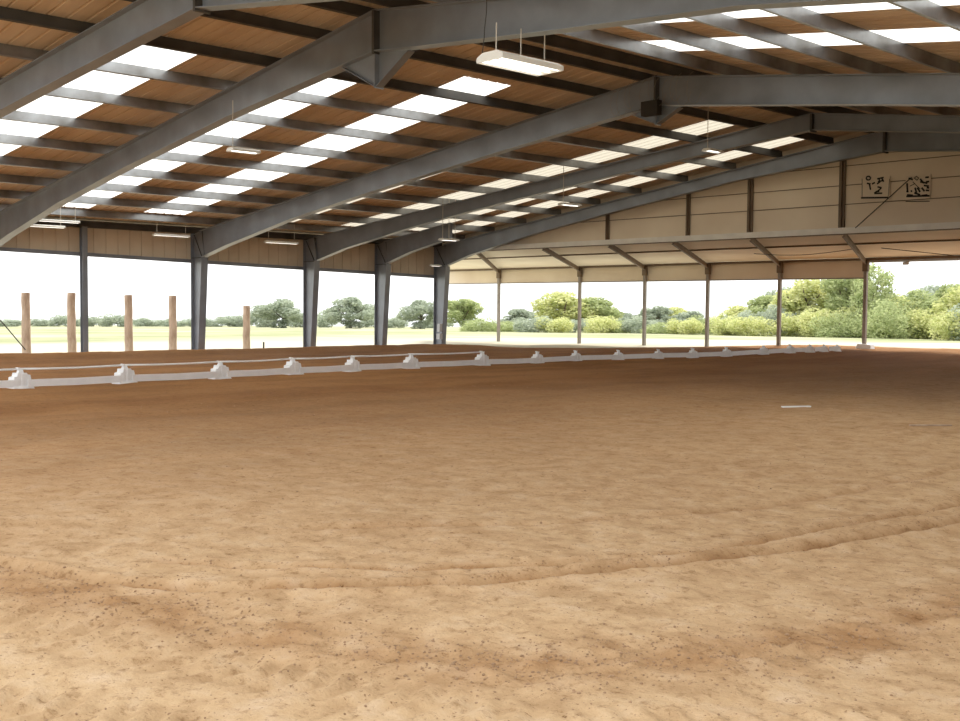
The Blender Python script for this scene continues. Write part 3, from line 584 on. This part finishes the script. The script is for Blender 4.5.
for i in range(len(BL0) - 1):
    (xa, ya), (xb, yb) = BL0[i], BL0[i + 1]; za, zb = gz(xa, ya), gz(xb, yb)
    d = Vector((xb - xa, yb - ya, 0)).normalized(); off = Vector((d.y, -d.x, 0)) * .14
    # boards rest on the supports, just proud of their camera side
    A = Vector((xa, ya, za + .105)) + off + d * .1; B = Vector((xb, yb, zb + .105)) + off - d * .1
    mb = MB(); mid = (A + B) / 2; m0 = mid - Vector((0, 0, .012 if i < 8 else 0)); 
    g = [A, (A + m0) / 2 + Vector((0, 0, .002)), m0, (B + m0) / 2, B]
    for p_, q_ in zip(g[:-1], g[1:]): mb.beam(p_, q_, .03, .145)
    lb = 'long white lower board running off the left edge of the picture' if i == 0 else f'white lower rail board between the {ORD[i-1]} and {ORD[i]} rail supports from the left'
    tag(mb.build('rail_board', MT['white'], None, A), lb, 'rail', 'white lower boards of the rail')
for i in range(7):
    (xa, ya), (xb, yb) = BL0[i], BL0[i + 1]; za, zb = gz(xa, ya), gz(xb, yb)
    A = Vector((xa, ya, za + .385)); B = Vector((xb, yb, zb + .385)); mb = MB(); m0 = (A + B) / 2 - Vector((0, 0, .02)); mb.tube([A, (A + m0) / 2 - Vector((0, 0, .004)), m0, (B + m0) / 2 - Vector((0, 0, .004)), B], .020, 8)
    lb = 'thin white upper rail running off the left edge of the picture' if i == 0 else f'thin white upper rail between the {ORD[i-1]} and {ORD[i]} rail supports from the left'
    tag(mb.build('upper_rail', MT['white'], None, A, smooth=True), lb, 'rail', 'thin upper rails')
def lying(name, m, a, b, w, h, label, cat):
    A = Vector((*a, gz(*a) + h * .5)); B = Vector((*b, gz(*b) + h * .5)); mb = MB(); mb.beam(A, B, w, h); o = mb.build(name, m, None, A); return tag(o, label, cat)
lying('marker_strip', MT['white'], (25.2, 16.72), (25.5, 17.12), .10, .02, 'short white strip lying flat on the open dirt at right', 'marker')
lying('stick', MT['log'], (28.15, 15.36), (28.55, 15.84), .03, .02, 'thin dark stick lying on the dirt near the right edge', 'stick')

# ------------------------------------------------------------------ things outside the left wall
for i, (x, yv, zt, r_, lb) in enumerate([(-2.6, 14.06, 2.03, .15, 'leftmost tall round wooden post outside the left wall'), (-2.6, 15.65, 2.05, .15, 'round wooden post just left of the slim dark steel post'), (-2.6, 17.75, 2.0, .15, 'round wooden post just right of the slim dark steel post'), (-2.6, 19.5, 2.0, .15, 'round wooden post just left of the third frame column'), (-2.6, 22.65, 1.64, .145, 'shorter round wooden post between the third and fourth frame columns')]):
    z0 = fz(x, yv) - .1; t = thing('wooden_post', lb, 'post', (x, yv, z0), 'round wooden posts outside')
    mb = MB(); mb.tube([(x + random.uniform(-.012, .012), yv + random.uniform(-.012, .012), z0 + (zt - z0) * s / 8) for s in range(9)], r_, 18, r_ * .94); mb.build('shaft', MT['log'], t, (x, yv, z0), smooth=False)
    mb = MB(); mb.tube([(x, yv, zt - .01), (x, yv, zt + .012)], r_ * .8, 14); mb.build('cut_end', MT['lip'], t, (x, yv, zt), label='paler sawn top')
mb = MB(); mb.tube([(-2.3, 12.6, 1.62), (-2.2, 13.2, .95), (-2.1, 13.85, .1)], .02, 6); tag(mb.build('guy_wire', MT['wire'], None, (-2.1, 13.85, .1)), 'dark guy wire slanting down beside the leftmost wooden post', 'cable')
mb = MB(); mb.tube([(-3.2, 23.8, fz(-3.2, 23.8) - .1), (-3.2, 23.8, fz(-3.2, 23.8) + .32)], .035, 8); tag(mb.build('stake', MT['wire'], None, (-3.2, 23.8, 0)), 'short dark stake in the meadow right of the shorter wooden post', 'stake')

# ------------------------------------------------------------------ trees
def crown_mesh(name, blobs, n, leaf, m, seed):
    r = np.random.default_rng(seed); vol = np.array([b[3] * b[4] * b[5] for b in blobs]) ** .7; pr = vol / vol.sum(); vs = []; fs = []
    which = r.choice(len(blobs), n, p=pr)
    for w in which:
        cx, cy, cz, a, b, c = blobs[w]; d = r.normal(size=3); d /= np.linalg.norm(d); rad = r.uniform(.45, 1.08) ** .6
        p = np.array([cx + d[0] * a * rad, cy + d[1] * b * rad, cz + d[2] * c * rad]); nn = d + r.normal(size=3) * .7; nn /= np.linalg.norm(nn)
        u = np.cross(nn, [0.3, .2, 1]); u /= np.linalg.norm(u); v = np.cross(nn, u); s = leaf * r.uniform(.6, 1.4); t_ = s * r.uniform(.5, .9)
        o = len(vs); vs += [tuple(p - u * s), tuple(p - v * t_), tuple(p + u * s), tuple(p + v * t_)]; fs.append((o, o + 1, o + 2, o + 3))
    me = bpy.data.meshes.new(name); me.from_pydata(vs, [], fs); me.materials.append(m); return me
def trunk_mesh(name, h, r0, branches, seed):
    r = random.Random(seed); mb = MB(); mb.tube([(0, 0, -.3), (.03 * h, 0, h * .3), (0, .02 * h, h * .6)], r0, 8, r0 * .5)
    for k in range(branches):
        a = k * 2.4 + r.random(); mb.tube([(.02 * h, 0, h * (.25 + .06 * k)), (math.cos(a) * h * .14, math.sin(a) * h * .14, h * (.45 + .05 * k)), (math.cos(a) * h * .26, math.sin(a) * h * .26, h * (.62 + .04 * k))], r0 * .5, 6, r0 * .2)
    o = mb.build(name, MT['bark'], None); me = o.data; bpy.data.objects.remove(o); return me
# unit-height prototypes (height 10 m)
PR = {}
def proto_tree(key, kind, m, seed, n, wide, low, leaf=.2):
    r = random.Random(seed); bl = []
    if kind == 'tree':
        for k in range(24):
            a = r.uniform(0, 6.28); q = r.random() ** .5 * wide; z = r.uniform(low, 8.6); sh = 1 - abs(z - 5) / 9; s = r.uniform(1.1, 2.0)
            bl.append((math.cos(a) * q * sh, math.sin(a) * q * sh, z, s, s, s * .8))
        bl.append((0, 0, 8.6, 1.6, 1.6, 1.3))
    else:
        for k in range(20):
            a = r.uniform(0, 6.28); q = r.random() ** .5 * wide; z = r.uniform(1.2, 8.2) * (1 - .3 * q / wide); s = r.uniform(1.8, 3.0)
            bl.append((math.cos(a) * q, math.sin(a) * q, z, s * 1.2, s * 1.2, s))
    PR[key] = (crown_mesh('foliage_' + key, bl, n, leaf, m, seed), trunk_mesh('trunk_' + key, 10, .28 if kind == 'tree' else .14, 5, seed))
proto_tree('a', 'tree', MT['leaf_olive'], 1, 9000, 3.6, 1.2); proto_tree('b', 'tree', MT['leaf_yellow'], 2, 8500, 3.2, 1.0); proto_tree('c', 'tree', MT['leaf_haze'], 3, 9000, 4.6, 1.0, .24)
proto_tree('d', 'bush', MT['leaf_yellow'], 4, 7000, 6.0, 0, .28); proto_tree('e', 'bush', MT['leaf_olive'], 5, 7000, 6.5, 0, .28); proto_tree('f', 'bush', MT['leaf_haze'], 6, 6000, 7.0, 0, .34)
proto_tree('g', 'tree', MT['leaf_olive'], 8, 5200, 4.2, 2.4, .21)
def horizon(px): return 302.6 + .00802 * px
def plant(key, px, ytop, wpx, depth, name, label, cat, grp):
    d = DV + RV * ((px - 480) / F); d.z = 0; dd = Vector((DV.x, DV.y, 0)).normalized(); d /= d.dot(dd)
    x = CAM.x + d.x * depth; y = CAM.y + d.y * depth; z0 = fz(x, y); zt = 1.7 - (ytop - horizon(px)) * depth / F
    h = max(1.0, zt - z0); w = wpx * depth / F
    t = thing(name, label, cat, (x, y, z0 - .05), grp, rz=random.uniform(0, 6.28))
    native = {'a': 9.0, 'b': 8.4, 'c': 11, 'd': 15, 'e': 16, 'f': 17, 'g': 10}[key]; sy = w / native; sz = h / 10.0
    for me, nm in ((PR[key][0], 'foliage'), (PR[key][1], 'trunk')):
        o = bpy.data.objects.new(nm, me); COL.objects.link(o); o.parent = t
    t.scale = (sy, sy, sz); return t
TR = [ # key, px, ytop, width px, depth, label
 ('c', 282, 298, 52, 250, 'grey-green tree group just left of the fourth frame column'),
 ('c', 351, 296, 52, 240, 'round grey-green tree between the fourth and fifth frame columns'),
 ('c', 420, 299, 44, 235, 'grey-green tree between the fifth and corner columns'),
 ('a', 462, 298, 44, 200, 'round green tree just right of the corner column'),
 ('c', 520, 308, 40, 230, 'low grey-green tree just right of the first thin post'),
 ('b', 563, 290, 52, 150, 'tall pale green tree just left of the second thin post'),
 ('a', 596, 296, 46, 152, 'green tree just right of the second thin post'),
 ('c', 626, 312, 34, 170, 'small grey-green tree between second and third thin posts'),
 ('c', 657, 305, 34, 150, 'grey-green tree right behind the third thin post'),
 ('c', 690, 310, 32, 150, 'small grey-green tree left of the fourth thin post'),
 ('b', 735, 304, 38, 120, 'pale green tree right of the fourth thin post'),
 ('a', 765, 294, 44, 115, 'green tree just left of the fifth thin post'),
 ('b', 806, 276, 58, 108, 'tall pale green tree between the fifth and last thin posts'),
 ('a', 846, 270, 50, 104, 'tall dark green tree left of the last thin post'),
 ('g', 872, 262, 44, 100, 'loose-crowned tallest tree behind the last thin post'),
 ('b', 905, 296, 40, 105, 'yellow-green tree right of the last thin post'),
 ('b', 888, 292, 44, 118, 'pale tree peeping out right behind the last thin post'),
 ('c', 930, 284, 60, 122, 'grey-green tree in the rear of the open bay'),
 ('c', 785, 286, 50, 128, 'grey-green tree in the rear right behind the fifth thin post'),
 ('b', 675, 306, 40, 160, 'pale tree midway between third and fourth thin posts'),
 ('g', 918, 288, 54, 100, 'loose olive tree in the open bay'),
 ('a', 948, 282, 46, 96, 'green tree at the right edge of the open bay'),
 ('b', 975, 272, 60, 92, 'yellow-green tree cut by the right edge of the picture')]
for kx, px, yt, w, D, lb in TR: plant(kx, px, yt, w * (1.28 if px > 490 else 1.12), D, 'tree', lb, 'tree', 'trees beyond the meadow')
hedge = []
pxs = [(-12, 316, 40), (12, 319, 36), (38, 318, 34), (66, 314, 36), (94, 315, 34), (118, 313, 34), (146, 317, 34), (172, 318, 30), (196, 317, 30), (222, 315, 34), (240, 314, 30), (262, 308, 34), (300, 312, 36), (326, 310, 30), (374, 315, 34), (394, 316, 30), (438, 316, 34)]
for px, yt, w in pxs: hedge.append(('f', px, yt, w, 380 + 40 * math.sin(px)))
for px, yt, w in [(482, 314, 40), (508, 318, 38), (538, 314, 40), (552, 320, 36), (575, 317, 36), (604, 316, 40), (618, 322, 36), (640, 320, 34), (662, 322, 38), (682, 320, 34), (704, 321, 36), (722, 318, 36), (742, 320, 36), (752, 322, 40), (778, 316, 44), (798, 319, 44), (822, 312, 48), (838, 322, 44), (858, 312, 48), (884, 308, 54), (898, 320, 48), (914, 312, 56), (940, 310, 56), (960, 314, 54), (985, 305, 60)]:
    hedge.append((random.choice('ddeef') if px > 530 else 'e', px, yt - (0 if px < 500 else min(9, (px - 500) * .03)) + random.uniform(-5, 4), w * 1.15, 130 - (px - 480) * .085 + random.uniform(-4, 4)))
MARK = [(0, 'left of the first wooden post'), (50, 'between the first two wooden posts'), (83, 'around the slim dark post'), (150, 'between the third and fourth wooden posts'), (205, 'near the third frame column'), (280, 'right of the shorter wooden post'), (345, 'between the fourth and fifth frame columns'), (412, 'left of the corner column'), (470, 'right of the corner column'), (540, 'between the first and second thin posts'), (612, 'between the second and third thin posts'), (676, 'between the third and fourth thin posts'), (744, 'between the fourth and fifth thin posts'), (822, 'between the fifth and sixth thin posts'), (915, 'in the open bay at right')]
segs = {}
for hdg in sorted(hedge, key=lambda q: q[1]):
    w_ = min(MARK, key=lambda q: abs(q[0] - hdg[1]))[1]; segs.setdefault(w_, []).append(hdg)
for w_, L_ in segs.items():
    for i, (kx, px, yt, w, D) in enumerate(L_):
        colr = {'f': 'hazy grey-green', 'd': 'yellow-green', 'e': 'olive green'}[kx]
        o_ = f', {ORD[i]} from left there' if len(L_) > 1 else ''
        plant(kx, px, yt, w, D, 'bush', f'{colr} bush {w_}{o_}', 'bush', 'bushes beyond the meadow')

# ------------------------------------------------------------------ light
W = bpy.data.worlds.new('overcast_sky'); S.world = W; W.use_nodes = True; nt = W.node_tree; bg = nt.nodes['Background']
bg.inputs[0].default_value = (.95, .98, 1.0, 1); bg.inputs[1].default_value = 1.0
sd = bpy.data.lights.new('sun', 'SUN'); sd.energy = 2.4; sd.angle = math.radians(10); sd.color = (1, .96, .88)
so = bpy.data.objects.new('sun', sd); COL.objects.link(so)
dirv = Vector((.35, -.62, -.72)).normalized()    # light travels from the left, high
so.rotation_euler = dirv.to_track_quat('-Z', 'Y').to_euler()
S.view_settings.view_transform = 'Standard'; S.view_settings.look = 'None'; S.view_settings.gamma = 1.0; S.view_settings.use_curve_mapping = False
S.view_settings.exposure = 0.95
